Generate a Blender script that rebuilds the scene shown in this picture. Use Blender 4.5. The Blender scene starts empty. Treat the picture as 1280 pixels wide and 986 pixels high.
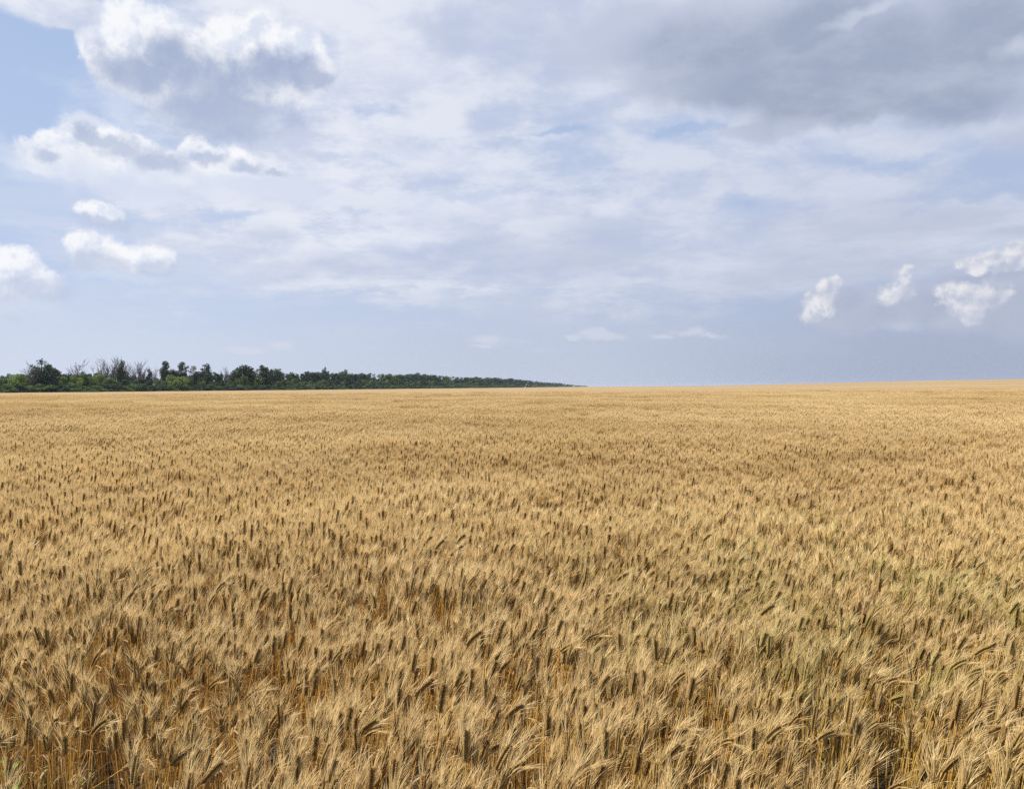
import bpy, math, random
import numpy as np
from mathutils import Matrix, Vector, Euler

# ------------------------------------------------------------------ camera, sky, sun, exposure
scene = bpy.context.scene
R = math.radians
CAM_H = 1.75
PITCH, ROLL, F_PX = R(-0.56), R(0.31), 967.0
cam_data = bpy.data.cameras.new('camera')
cam_data.sensor_width = 36.0
cam_data.lens = 36.0 * F_PX / 1280.0
cam_data.clip_start = 0.05
cam_data.clip_end = 30000
cam = bpy.data.objects.new('camera', cam_data)
scene.collection.objects.link(cam)
cam_mat = Matrix.Translation((0, 0, CAM_H)) @ Euler((R(90) + PITCH, 0, 0)).to_matrix().to_4x4() @ Matrix.Rotation(-ROLL, 4, 'Z')
cam.matrix_world = cam_mat
scene.camera = cam
CAM_ROT = cam_mat.to_3x3()

def pix_dir(px, py):
    """direction in the world of a point of the photograph"""
    return (CAM_ROT @ Vector(((px - 640) / F_PX, -(py - 493) / F_PX, -1))).normalized()

def az_el(px, py):
    d = pix_dir(px, py)
    return math.degrees(math.atan2(d.x, d.y)), math.degrees(math.asin(d.z))

SUN_AZ, SUN_EL = R(-96), R(50)          # azimuth from +Y towards +X: the sun stands ahead, to the left
SKY_STRENGTH = 0.1
EXPOSURE = 0.32

def lin(r, g, b):
    f = lambda c: ((c / 255 + 0.055) / 1.055) ** 2.4 if c > 10 else c / 255 / 12.92
    return (f(r), f(g), f(b), 1.0)

world = bpy.data.worlds.new("World")
scene.world = world
world.use_nodes = True
world.cycles.sampling_method = 'MANUAL'
world.cycles.sample_map_resolution = 512
wt = world.node_tree
wt.nodes.clear()

class NT:
    def __init__(s, tree): s.t = tree
    def n(s, kind, **kw):
        nd = s.t.nodes.new(kind)
        for k, v in kw.items(): setattr(nd, k, v)
        return nd
    def put(s, sock, v):
        if isinstance(v, bpy.types.NodeSocket): s.t.links.new(v, sock)
        else: sock.default_value = v
    def m(s, op, a, b=None, c=None, clamp=False):
        nd = s.n('ShaderNodeMath', operation=op, use_clamp=clamp)
        s.put(nd.inputs[0], a)
        if b is not None: s.put(nd.inputs[1], b)
        if c is not None: s.put(nd.inputs[2], c)
        return nd.outputs[0]
    def v(s, op, a, b=None, c=None, scale=None):
        nd = s.n('ShaderNodeVectorMath', operation=op)
        s.put(nd.inputs[0], a)
        if b is not None: s.put(nd.inputs[1], b)
        if c is not None: s.put(nd.inputs[2], c)
        if scale is not None: s.put(nd.inputs['Scale'], scale)
        return nd.outputs['Value'] if op in ('LENGTH', 'DOT_PRODUCT', 'DISTANCE') else nd.outputs[0]
    def mix(s, f, a, b, mode='MIX'):
        nd = s.n('ShaderNodeMix', data_type='RGBA', blend_type=mode)
        s.put(nd.inputs[0], f); s.put(nd.inputs[6], a); s.put(nd.inputs[7], b)
        return nd.outputs[2]
    def sstep(s, x, lo, hi, a=0.0, b=1.0):
        nd = s.n('ShaderNodeMapRange', interpolation_type='SMOOTHSTEP')
        s.put(nd.inputs[0], x)
        nd.inputs[1].default_value = lo; nd.inputs[2].default_value = hi
        nd.inputs[3].default_value = a; nd.inputs[4].default_value = b
        return nd.outputs[0]
    def noise(s, vec, scale, detail=4, rough=0.5, col=False, dist=0.0):
        nd = s.n('ShaderNodeTexNoise')
        s.put(nd.inputs['Vector'], vec)
        nd.inputs['Scale'].default_value = scale
        nd.inputs['Detail'].default_value = detail
        nd.inputs['Roughness'].default_value = rough
        nd.inputs['Distortion'].default_value = dist
        return nd.outputs['Color' if col else 'Fac']
    def blobs(s, P, lst, k=0.25):
        """union of soft ellipses given in picture pixels, turned into directions of the sky; returns a radius field (1 = edge)"""
        acc = None
        for (cx, cy, rx, ry) in lst:
            a, e = az_el(cx, cy)
            a0, _ = az_el(cx - rx, cy); a1, _ = az_el(cx + rx, cy)
            _, e0 = az_el(cx, cy + ry); _, e1 = az_el(cx, cy - ry)
            ra, re = max((a1 - a0) / 2, .01), max((e1 - e0) / 2, .01)
            q = s.v('MULTIPLY_ADD', P, (1 / ra, 1 / re, 0), (-a / ra, -e / re, 0))
            L = s.v('LENGTH', q)
            acc = L if acc is None else s.m('SMOOTH_MIN', acc, L, k)
        return acc

W = NT(wt)
tc = W.n('ShaderNodeTexCoord')
D = tc.outputs['Generated']
sep = W.n('ShaderNodeSeparateXYZ'); W.put(sep.inputs[0], D)
az = W.m('MULTIPLY', W.m('ARCTAN2', sep.outputs[0], sep.outputs[1]), 57.29578)
el = W.m('MULTIPLY', W.m('ARCSINE', sep.outputs[2]), 57.29578)
cmb = W.n('ShaderNodeCombineXYZ'); W.put(cmb.inputs[0], az); W.put(cmb.inputs[1], el)
P = cmb.outputs[0]
# plane of the high cloud layer: directions projected on a flat deck
zz = W.m('ADD', W.m('MAXIMUM', sep.outputs[2], 0.0), 0.22)
deck = W.v('SCALE', D, scale=W.m('DIVIDE', 1.0, zz))

def warp(col, amt):
    c = W.v('SUBTRACT', col, (0.5, 0.5, 0.5))
    return W.v('MULTIPLY_ADD', c, (amt, amt * .8, 0), P)
n_big = W.noise(D, 7.0, 6, 0.58, col=True)
n_fine = W.noise(D, 26.0, 5, 0.60, col=True)
P_big = warp(n_big, 7.0)
P_mid = W.v('MULTIPLY_ADD', W.v('SUBTRACT', n_fine, (0.5, 0.5, 0.5)), (2.2, 1.8, 0), warp(n_big, 1.8))
P_small = W.v('MULTIPLY_ADD', W.v('SUBTRACT', n_fine, (0.5, 0.5, 0.5)), (1.3, 1.1, 0), P)

def voro(vec, scale, detail, rough=0.5):
    nd = W.n('ShaderNodeTexVoronoi', feature='F1')
    W.put(nd.inputs['Vector'], vec)
    nd.inputs['Scale'].default_value = scale
    nd.inputs['Detail'].default_value = detail
    nd.inputs['Roughness'].default_value = rough
    nd.normalize = True
    return nd.outputs['Distance']
Dw = W.v('MULTIPLY_ADD', W.v('SUBTRACT', n_fine, (0.5, 0.5, 0.5)), (0.03, 0.03, 0.03), D)
puff = voro(Dw, 24.0, 3)
off = Vector((-0.010, -0.002, 0.012))
puff2 = voro(W.v('ADD', Dw, tuple(off)), 24.0, 2)
puff_s = voro(W.v('MULTIPLY_ADD', W.v('SUBTRACT', n_fine, (0.5, 0.5, 0.5)), (0.012, 0.012, 0.012), D), 55.0, 3)
puff_s2 = voro(W.v('ADD', W.v('MULTIPLY_ADD', W.v('SUBTRACT', n_fine, (0.5, 0.5, 0.5)), (0.012, 0.012, 0.012), D), (-0.006, -0.001, 0.006)), 55.0, 2)
fl = W.noise(D, 20.0, 6, 0.62)
fl3 = W.noise(D, 75.0, 4, 0.62)
fl2 = W.noise(W.v('ADD', D, (-0.010, -0.002, 0.010)), 20.0, 5, 0.62)
relief = W.m('ADD', W.m('MULTIPLY', W.m('SUBTRACT', puff2, puff), 0.55), W.m('MULTIPLY', W.m('SUBTRACT', fl, fl2), 1.3))   # slope towards the sun
relief_s = W.m('ADD', W.m('MULTIPLY', W.m('SUBTRACT', puff_s2, puff_s), 0.7), W.m('MULTIPLY', W.m('SUBTRACT', fl, fl2), 0.6))

# --- clear sky
sky = W.n('ShaderNodeTexSky', sky_type='NISHITA', sun_disc=False)
sky.sun_elevation = SUN_EL
sky.sun_rotation = SUN_AZ
sky.air_density = 1.0; sky.dust_density = 1.6; sky.ozone_density = 1.5
base = W.v('SCALE', sky.outputs[0], scale=SKY_STRENGTH)
# thin high haze that pales the whole blue
base = W.mix(0.74, base, lin(180, 203, 241))
colour = base

# --- distance haze towards the horizon, lighter on the sunny left
hz_l, hz_r = lin(211, 220, 237), lin(166, 176, 198)
hz = W.mix(W.sstep(az, 2, 30), W.mix(W.sstep(az, -34, 4), hz_l, lin(194, 203, 221)), hz_r)
hz_up = W.mix(W.sstep(az, -34, 34), lin(192, 209, 238), lin(176, 189, 218))
colour = W.mix(W.sstep(el, 2, 30, 0.75, 0.0), colour, hz_up)

# --- veil of thin altocumulus across the middle
n_deck = W.noise(W.v('MULTIPLY', deck, (1.05, 1.15, 1.0)), 1.15, 7, 0.56, dist=0.35)
n_deck2 = W.noise(W.v('MULTIPLY', deck, (1.0, 1.1, 1.0)), 5.0, 6, 0.62)
cover = W.blobs(P_big, [(520, 130, 330, 190), (640, 250, 330, 120), (250, 235, 130, 30), (800, 330, 330, 60), (930, 240, 230, 60),
                        (70, 20, 90, 32), (900, 60, 500, 140), (1120, 290, 220, 26), (300, 300, 120, 22), (480, 330, 200, 40), (1000, 330, 300, 30), (600, 60, 200, 90)], 0.3)
dens = W.m('ADD', W.sstep(cover, 1.40, 0.60, 0.0, 1.15), W.m('MULTIPLY', W.m('SUBTRACT', n_deck, 0.5), 2.3))
dens = W.m('ADD', dens, W.m('MULTIPLY', W.m('SUBTRACT', n_deck2, 0.5), 1.9))
gaps = W.blobs(P_big, [(450, 205, 75, 8), (465, 150, 40, 14), (865, 165, 50, 9), (1110, 205, 90, 12), (1250, 205, 60, 22), (400, 60, 26, 40),
                       (290, 268, 40, 8), (920, 255, 35, 14), (690, 170, 50, 6), (80, 55, 20, 6), (590, 255, 40, 7), (440, 262, 40, 7)], 0.1)
dens = W.m('SUBTRACT', dens, W.sstep(gaps, 1.25, 0.3, 0.0, 0.55))
va = W.m('MULTIPLY', W.sstep(dens, 0.05, 1.25), 0.95)
vcol = W.mix(W.sstep(n_deck2, 0.38, 0.62), lin(203, 211, 232), lin(234, 238, 247))
vcol = W.mix(W.sstep(az, -22, 22, 0.0, 0.60), vcol, lin(196, 205, 226))
colour = W.mix(va, colour, vcol)
# a few faint grey swells inside the veil
swell = W.blobs(P_big, [(640, 325, 190, 24), (740, 45, 100, 50), (430, 330, 90, 14), (560, 40, 60, 22), (330, 300, 40, 10), (760, 300, 60, 18)], 0.3)
colour = W.mix(W.sstep(swell, 1.5, 0.2, 0.0, 0.65), colour, lin(184, 195, 221))
bright = W.blobs(P_big, [(600, 265, 110, 22), (540, 210, 90, 20), (770, 275, 34, 14), (480, 90, 100, 40), (520, 295, 90, 14), (300, 240, 90, 12)], 0.3)
colour = W.mix(W.sstep(bright, 1.5, 0.1, 0.0, 0.5), colour, lin(230, 234, 245))

# --- grey deck in the upper right
deck_m = W.blobs(P_big, [(1010, 50, 210, 85), (1200, 90, 200, 80), (1060, 130, 140, 46), (840, 45, 130, 50), (980, 160, 80, 18), (1180, 10, 220, 80), (880, 90, 110, 50), (1320, 100, 120, 90)], 0.3)
dm = W.m('ADD', W.sstep(deck_m, 1.45, 0.6), W.m('MULTIPLY', W.m('SUBTRACT', n_deck, 0.5), 0.9))
dcore = W.blobs(P_big, [(960, 110, 150, 50), (1060, 95, 170, 60), (1090, 140, 90, 26), (1235, 45, 80, 70), (1200, 130, 90, 30), (880, 60, 90, 40), (1000, 30, 70, 30)], 0.35)
dk = W.m('ADD', W.sstep(dcore, 1.7, 0.3), W.m('MULTIPLY', W.m('SUBTRACT', n_deck, 0.5), 1.3))
dcol = W.mix(dk, lin(194, 202, 223), lin(158, 170, 194))
dcol = W.mix(W.sstep(n_deck2, 0.42, 0.70, 0.0, 0.35), dcol, lin(200, 206, 224))
colour = W.mix(W.m('MULTIPLY', W.sstep(dm, 0.15, 1.0), 0.93), colour, dcol)
edge = W.blobs(P_big, [(1150, 180, 110, 10), (1240, 165, 60, 12), (1060, 178, 60, 8), (1070, 20, 50, 7), (1280, 60, 30, 12)], 0.2)
colour = W.mix(W.sstep(edge, 1.6, 0.1, 0.0, 0.55), colour, lin(212, 219, 234))

# --- low horizon haze in front of the layers
colour = W.mix(W.sstep(el, 0.0, 10.0, 0.95, 0.0), colour, hz)
low = W.noise(W.v('MULTIPLY', P, (0.055, 0.30, 1)), 1.0, 8, 0.6)
lowm = W.m('MULTIPLY', W.sstep(low, 0.38, 0.66), W.m('MULTIPLY', W.sstep(el, 1.0, 6.0), W.sstep(el, 17.0, 9.0)))
colour = W.mix(W.m('MULTIPLY', lowm, 0.75), colour, W.mix(W.sstep(az, -30, 30), lin(212, 219, 237), lin(186, 194, 215)))
dim = W.blobs(P_small, [(1075, 395, 36, 12), (1050, 400, 28, 9), (1120, 398, 40, 14), (740, 416, 18, 6), (752, 421, 26, 5), (716, 421, 10, 4), (608, 424, 20, 6), (604, 432, 16, 3),
                        (830, 421, 20, 4), (862, 416, 22, 7), (890, 420, 20, 4), (350, 432, 16, 6), (310, 438, 26, 4), (1180, 392, 30, 16)], 0.1)
dim = W.m('ADD', dim, W.m('ADD', W.m('MULTIPLY', W.m('SUBTRACT', puff_s, 0.5), 0.7), W.m('MULTIPLY', W.m('SUBTRACT', fl, 0.5), 1.5)))
colour = W.mix(W.sstep(dim, 1.25, 0.2, 0.0, 0.6), colour, lin(214, 218, 231))

# --- cumulus heaps: sunlit flanks, then their own grey undersides
white_l = W.blobs(P_mid, [
    (128, 62, 26, 24), (160, 36, 30, 36), (205, 45, 32, 28), (180, 85, 56, 36), (250, 62, 34, 22), (305, 46, 40, 27), (328, 34, 24, 22), (362, 62, 38, 28), (395, 84, 22, 17), (300, 95, 96, 40), (235, 80, 70, 34),
    (36, 188, 20, 14), (70, 182, 26, 15), (122, 172, 38, 23), (165, 182, 34, 16), (205, 200, 30, 14), (246, 190, 18, 17), (100, 206, 66, 18), (170, 214, 66, 14), (280, 203, 42, 16), (320, 214, 40, 10), (150, 196, 50, 16),
    (126, 264, 26, 13),
    (98, 303, 19, 16), (116, 312, 34, 20), (150, 321, 42, 17), (192, 321, 24, 14),
    (8, 332, 32, 22), (40, 350, 34, 20), (0, 366, 34, 20)], 0.18)
w_l = W.m('ADD', white_l, W.m('ADD', W.m('MULTIPLY', W.m('SUBTRACT', puff, 0.5), 0.55), W.m('ADD', W.m('MULTIPLY', W.m('SUBTRACT', fl3, 0.5), 0.6), W.m('MULTIPLY', W.m('SUBTRACT', fl, 0.5), 1.25))))
wcol = W.mix(W.sstep(relief, -0.22, 0.10), lin(220, 227, 242), lin(250, 251, 254))
colour = W.mix(W.sstep(w_l, 1.26, 0.70, 0.0, 0.94), colour, wcol)
halo = W.blobs(P_big, [(180, 215, 190, 22), (330, 235, 90, 22), (40, 205, 46, 8)], 0.3)
colour = W.mix(W.sstep(halo, 1.5, 0.3, 0.0, 0.75), colour, lin(222, 229, 243))
grey_l = W.blobs(P_mid, [
    (210, 70, 32, 26), (175, 92, 42, 24), (270, 104, 86, 34), (350, 88, 56, 22), (392, 97, 24, 11), (285, 135, 80, 30), (285, 158, 48, 14),
    (126, 172, 22, 8), (156, 183, 32, 13), (196, 200, 30, 11), (62, 192, 15, 8), (262, 200, 18, 7), (308, 209, 26, 7), (345, 218, 15, 5),
    (130, 277, 26, 6), (112, 324, 27, 14), (146, 332, 26, 11), (192, 332, 27, 11), (48, 362, 34, 18), (8, 376, 32, 18), (22, 350, 16, 8)], 0.25)
g_l = W.m('ADD', grey_l, W.m('ADD', W.m('MULTIPLY', W.m('SUBTRACT', puff, 0.5), 0.5), W.m('MULTIPLY', W.m('SUBTRACT', fl, 0.5), 1.9)))
gcol = W.mix(W.sstep(el, 7, 25), lin(192, 203, 227), lin(163, 177, 207))
gcol = W.mix(W.sstep(relief, -0.2, 0.3, 0.0, 0.35), gcol, lin(200, 208, 226))
colour = W.mix(W.m('MULTIPLY', W.sstep(g_l, 1.6, 0.40, 0.0, 0.96), W.sstep(el, 12, 22, 0.78, 1.0)), colour, gcol)

bank = W.blobs(P_big, [(1090, 388, 90, 26), (1200, 385, 90, 34), (1290, 375, 60, 50)], 0.4)
bank = W.m('ADD', bank, W.m('MULTIPLY', W.m('SUBTRACT', fl, 0.5), 1.0))
colour = W.mix(W.sstep(bank, 1.35, 0.6, 0.0, 0.6), colour, lin(186, 193, 211))
body_r = W.blobs(P_small, [(1120, 384, 34, 7), (1090, 396, 60, 14), (1060, 378, 22, 16), (1240, 346, 60, 6), (1262, 385, 60, 26), (1160, 385, 40, 20)], 0.2)
colour = W.mix(W.sstep(body_r, 1.5, 0.4, 0.0, 0.6), colour, lin(166, 176, 200))
white_r = W.blobs(P_small, [
    (1018, 379, 13, 17), (1031, 366, 14, 14), (1043, 358, 9, 10), (1012, 395, 13, 10), (1032, 380, 12, 14),
    (1114, 366, 15, 12), (1125, 354, 11, 15), (1131, 342, 7, 11), (1135, 366, 9, 10),
    (1196, 367, 22, 14), (1222, 361, 26, 10), (1206, 381, 21, 16), (1214, 397, 15, 8), (1236, 374, 22, 10),
    (1222, 331, 22, 9), (1250, 325, 26, 12), (1274, 319, 22, 15)], 0.15)
w_r = W.m('ADD', white_r, W.m('ADD', W.m('MULTIPLY', W.m('SUBTRACT', puff_s, 0.5), 0.9), W.m('MULTIPLY', W.m('SUBTRACT', fl3, 0.5), 1.5)))
wrc = W.mix(W.sstep(relief_s, -0.16, 0.16), lin(190, 197, 215), lin(238, 237, 240))
colour = W.mix(W.sstep(w_r, 1.34, 0.62, 0.0, 0.88), colour, wrc)
fade_r = W.blobs(P_small, [(1054, 392, 14, 18), (1028, 404, 30, 6), (1212, 405, 30, 8), (1125, 381, 30, 6), (1250, 388, 36, 20), (1076, 396, 14, 6), (1238, 378, 30, 12), (1215, 398, 26, 10), (1136, 368, 12, 12), (1046, 372, 14, 10), (1064, 395, 30, 20), (1052, 376, 14, 16), (1132, 380, 22, 14), (1262, 390, 40, 22), (1228, 402, 24, 10), (1250, 347, 50, 4), (1098, 378, 24, 5)], 0.2)
fade_r = W.m('ADD', fade_r, W.m('MULTIPLY', W.m('SUBTRACT', fl, 0.5), 1.2))
colour = W.mix(W.sstep(fade_r, 1.7, 0.2, 0.0, 0.62), colour, lin(182, 190, 210))
fade_l = W.blobs(P_mid, [(150, 232, 110, 16), (60, 222, 60, 10), (150, 345, 60, 8), (20, 385, 60, 12), (150, 130, 22, 22), (330, 235, 70, 12)], 0.2)
colour = W.mix(W.sstep(fade_l, 1.5, 0.3, 0.0, 0.6), colour, lin(212, 222, 241))

out_col = W.v('SCALE', colour, scale=2 ** -EXPOSURE / SKY_STRENGTH)
bgn = W.n('ShaderNodeBackground'); W.put(bgn.inputs[0], out_col); bgn.inputs[1].default_value = SKY_STRENGTH
wo = W.n('ShaderNodeOutputWorld'); W.put(wo.inputs[0], bgn.outputs[0])

sun_d = bpy.data.lights.new('sun', 'SUN')
sun_d.energy = 5.0
sun_d.angle = R(0.55)
sun_d.color = (1.0, 0.94, 0.85)
sun = bpy.data.objects.new('sun', sun_d)
scene.collection.objects.link(sun)
to_sun = Vector((math.sin(SUN_AZ) * math.cos(SUN_EL), math.cos(SUN_AZ) * math.cos(SUN_EL), math.sin(SUN_EL)))
sun.rotation_euler = (-to_sun).to_track_quat('-Z', 'Y').to_euler()
sun.location = (-40, 30, 60)

vs = scene.view_settings
scene.display_settings.display_device = 'sRGB'
vs.view_transform = 'Standard'; vs.look = 'None'; vs.gamma = 1.0; vs.exposure = EXPOSURE
vs.use_curve_mapping = False
scene.cycles.use_denoising = False
scene.cycles.max_bounces = 4
scene.cycles.diffuse_bounces = 3
scene.cycles.transmission_bounces = 3

# ------------------------------------------------------------------ helpers
C = scene.collection
rng = np.random.default_rng(11)
random.seed(5)

def set_tags(o, label=None, category=None, group=None, kind=None):
    for k, v in (('label', label), ('category', category), ('group', group), ('kind', kind)):
        if v: o[k] = v
    return o

def mesh_from(name, parts, mats, smooth=False):
    """parts: list of (verts Nx3, tris Mx3, material index)"""
    V, F, M, n = [], [], [], 0
    for v, f, mi in parts:
        if len(v) == 0: continue
        V.append(v); F.append(f + n); M.append(np.full(len(f), mi, np.int32)); n += len(v)
    V = np.concatenate(V).astype(np.float32); F = np.concatenate(F).astype(np.int32); M = np.concatenate(M)
    me = bpy.data.meshes.new(name)
    me.vertices.add(len(V)); me.vertices.foreach_set('co', V.ravel())
    me.loops.add(len(F) * 3); me.loops.foreach_set('vertex_index', F.ravel())
    me.polygons.add(len(F))
    me.polygons.foreach_set('loop_start', np.arange(0, len(F) * 3, 3, dtype=np.int32))
    me.polygons.foreach_set('loop_total', np.full(len(F), 3, np.int32))
    me.polygons.foreach_set('material_index', M)
    for m in mats: me.materials.append(m)
    me.update(calc_edges=True)
    if smooth: me.polygons.foreach_set('use_smooth', np.ones(len(F), bool))
    return me

def link(name, me, parent=None):
    o = bpy.data.objects.new(name, me); C.objects.link(o)
    if parent: o.parent = parent
    return o

def sm(x, a, b):
    t = np.clip((x - a) / (b - a), 0, 1); return t * t * (3 - 2 * t)

def terrain(x, y):
    """height of the ground: level, with a low rise ahead on the right"""
    x = np.asarray(x, float); y = np.asarray(y, float)
    s = x / np.maximum(np.abs(y), 1)
    return 3.7 * sm(y, 90, 420) * sm(s, 0.02, 0.72)

class Field:
    """smooth pseudo-random field from sine waves, about -1..1"""
    def __init__(s, seed, wl, n=14):
        r = np.random.default_rng(seed)
        a = r.uniform(0, 2 * np.pi, n); k = 2 * np.pi / (wl * r.uniform(.6, 1.8, n))
        s.kx, s.ky, s.ph, s.n = k * np.cos(a), k * np.sin(a), r.uniform(0, 6.28, n), n
    def __call__(s, x, y):
        x = np.asarray(x); y = np.asarray(y)
        return sum(np.sin(s.kx[i] * x + s.ky[i] * y + s.ph[i]) for i in range(s.n)) / math.sqrt(s.n) * 1.0

# ------------------------------------------------------------------ materials
def new_mat(name):
    m = bpy.data.materials.new(name); m.use_nodes = True
    m.node_tree.nodes.clear()
    return m, NT(m.node_tree)

def straw_mat(name, c1, c2, green, trans=0.3, rough=0.6, gscale=1.0, spec=0.25):
    """dry plant matter; patches of ground where the crop is still yellow-green"""
    m, T = new_mat(name)
    geo = T.n('ShaderNodeNewGeometry')
    pos = geo.outputs['Position']
    oi = T.n('ShaderNodeObjectInfo')
    rnd = T.m('FRACT', T.m('ADD', oi.outputs['Random'], T.m('MULTIPLY', geo.outputs['Random Per Island'], 3.7)))
    col = T.mix(rnd, c1, c2)
    # wide patches of ripeness over the field
    n1 = T.noise(pos, 0.35, 4, 0.55)
    col = T.mix(T.sstep(n1, 0.35, 0.65, 0.0, 0.30), col, T.mix(1.0, col, (0.80, 0.72, 0.62, 1), 'MULTIPLY'))
    n2 = T.noise(T.v('MULTIPLY', pos, (0.6, 1.0, 0)), 0.085, 4, 0.55)
    col = T.mix(T.sstep(n2, 0.40, 0.62, 0.0, 0.9), col, T.mix(1.0, col, (0.82, 0.76, 0.67, 1), 'MULTIPLY'))
    gx = T.v('LENGTH', T.v('MULTIPLY_ADD', pos, (0.62, 0.36, 0), (-1.15, -1.25, 0)))
    gm = T.m('MULTIPLY', T.sstep(gx, 1.35, 0.2, 0.0, 0.6), T.sstep(T.noise(pos, 2.2, 3, 0.5), 0.38, 0.68))
    col = T.mix(T.m('MULTIPLY', gm, gscale), col, green)
    pb = T.n('ShaderNodeBsdfPrincipled')
    T.put(pb.inputs['Base Color'], col)
    pb.inputs['Roughness'].default_value = rough
    pb.inputs['Specular IOR Level'].default_value = spec
    tr = T.n('ShaderNodeBsdfTranslucent'); T.put(tr.inputs['Color'], col)
    mx = T.n('ShaderNodeMixShader'); mx.inputs[0].default_value = trans
    T.put(mx.inputs[1], pb.outputs[0]); T.put(mx.inputs[2], tr.outputs[0])
    o = T.n('ShaderNodeOutputMaterial'); T.put(o.inputs[0], mx.outputs[0])
    return m

M_STEM = straw_mat('golden_straw', (0.74, 0.43, 0.09, 1), (0.86, 0.57, 0.18, 1), (0.40, 0.38, 0.10, 1), 0.15, 0.45, 0.8, 0.35)
M_EAR = straw_mat('ripe_ear', (0.25, 0.16, 0.055, 1), (0.44, 0.29, 0.10, 1), (0.30, 0.27, 0.07, 1), 0.08, 0.6)
M_AWN = straw_mat('pale_awn', (0.82, 0.60, 0.265, 1), (0.94, 0.74, 0.39, 1), (0.66, 0.58, 0.22, 1), 0.40, 0.45, 0.9, 0.4)
M_LEAF = straw_mat('dry_blade', (0.46, 0.31, 0.13, 1), (0.68, 0.52, 0.28, 1), (0.36, 0.37, 0.12, 1), 0.35, 0.6)
WM = [M_STEM, M_EAR, M_AWN, M_LEAF]

def soil_mat():
    m, T = new_mat('dry_soil')
    tcn = T.n('ShaderNodeNewGeometry').outputs['Position']
    n = T.noise(tcn, 9.0, 8, 0.6)
    n2 = T.noise(tcn, 0.02, 4, 0.5)
    col = T.mix(T.sstep(n, 0.3, 0.7), (0.030, 0.020, 0.012, 1), (0.085, 0.060, 0.038, 1))
    col = T.mix(T.sstep(n2, 0.4, 0.6, 0, 0.4), col, (0.11, 0.10, 0.05, 1))
    pb = T.n('ShaderNodeBsdfPrincipled'); T.put(pb.inputs['Base Color'], col); pb.inputs['Roughness'].default_value = 0.95
    bp = T.n('ShaderNodeBump'); bp.inputs['Strength'].default_value = 0.6; bp.inputs['Distance'].default_value = 0.03
    T.put(bp.inputs['Height'], n); T.put(pb.inputs['Normal'], bp.outputs[0])
    o = T.n('ShaderNodeOutputMaterial'); T.put(o.inputs[0], pb.outputs[0])
    return m

def canopy_mat():
    """the crop seen from far away, where single ears merge"""
    m, T = new_mat('far_crop')
    pos = T.n('ShaderNodeNewGeometry').outputs['Position']
    n1 = T.noise(T.v('MULTIPLY', pos, (1, 0.35, 1)), 0.9, 6, 0.7)
    n2 = T.noise(T.v('MULTIPLY', pos, (0.25, 1.0, 1)), 0.03, 5, 0.6)
    col = T.mix(T.sstep(n1, 0.3, 0.7), (0.29, 0.192, 0.085, 1), (0.40, 0.272, 0.125, 1))
    col = T.mix(T.sstep(n2, 0.4, 0.62, 0.0, 0.5), col, (0.44, 0.32, 0.175, 1))
    pb = T.n('ShaderNodeBsdfPrincipled'); T.put(pb.inputs['Base Color'], col); pb.inputs['Roughness'].default_value = 0.8
    pb.inputs['Specular IOR Level'].default_value = 0.1
    o = T.n('ShaderNodeOutputMaterial'); T.put(o.inputs[0], pb.outputs[0])
    return m

def foliage_mat(name, c1, c2, trans=0.25):
    m, T = new_mat(name)
    geo = T.n('ShaderNodeNewGeometry')
    oi = T.n('ShaderNodeObjectInfo')
    n = T.noise(geo.outputs['Position'], 0.45, 3, 0.6)
    f = T.m('ADD', T.m('MULTIPLY', T.sstep(n, 0.3, 0.7), 0.6), T.m('MULTIPLY', geo.outputs['Random Per Island'], 0.4))
    col = T.mix(f, c1, c2)
    col = T.mix(T.m('MULTIPLY', oi.outputs['Random'], 0.35), col, T.mix(1.0, col, (0.6, 0.75, 0.9, 1), 'MULTIPLY'))
    pb = T.n('ShaderNodeBsdfPrincipled'); T.put(pb.inputs['Base Color'], col); pb.inputs['Roughness'].default_value = 0.6
    pb.inputs['Specular IOR Level'].default_value = 0.2
    tr = T.n('ShaderNodeBsdfTranslucent'); T.put(tr.inputs['Color'], col)
    mx = T.n('ShaderNodeMixShader'); mx.inputs[0].default_value = trans
    T.put(mx.inputs[1], pb.outputs[0]); T.put(mx.inputs[2], tr.outputs[0])
    o = T.n('ShaderNodeOutputMaterial'); T.put(o.inputs[0], mx.outputs[0])
    return m

def bark_mat(name, c1, c2):
    m, T = new_mat(name)
    n = T.noise(T.n('ShaderNodeTexCoord').outputs['Object'], 3.0, 6, 0.65)
    pb = T.n('ShaderNodeBsdfPrincipled'); T.put(pb.inputs['Base Color'], T.mix(T.sstep(n, .3, .7), c1, c2)); pb.inputs['Roughness'].default_value = 0.9
    o = T.n('ShaderNodeOutputMaterial'); T.put(o.inputs[0], pb.outputs[0])
    return m

# ------------------------------------------------------------------ wheat stalk geometry
def frame(d):
    d = d / np.linalg.norm(d)
    a = np.cross(d, [0, 0, 1.0]) if abs(d[2]) < .95 else np.cross(d, [1.0, 0, 0])
    a /= np.linalg.norm(a)
    return d, a, np.cross(d, a)

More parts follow.
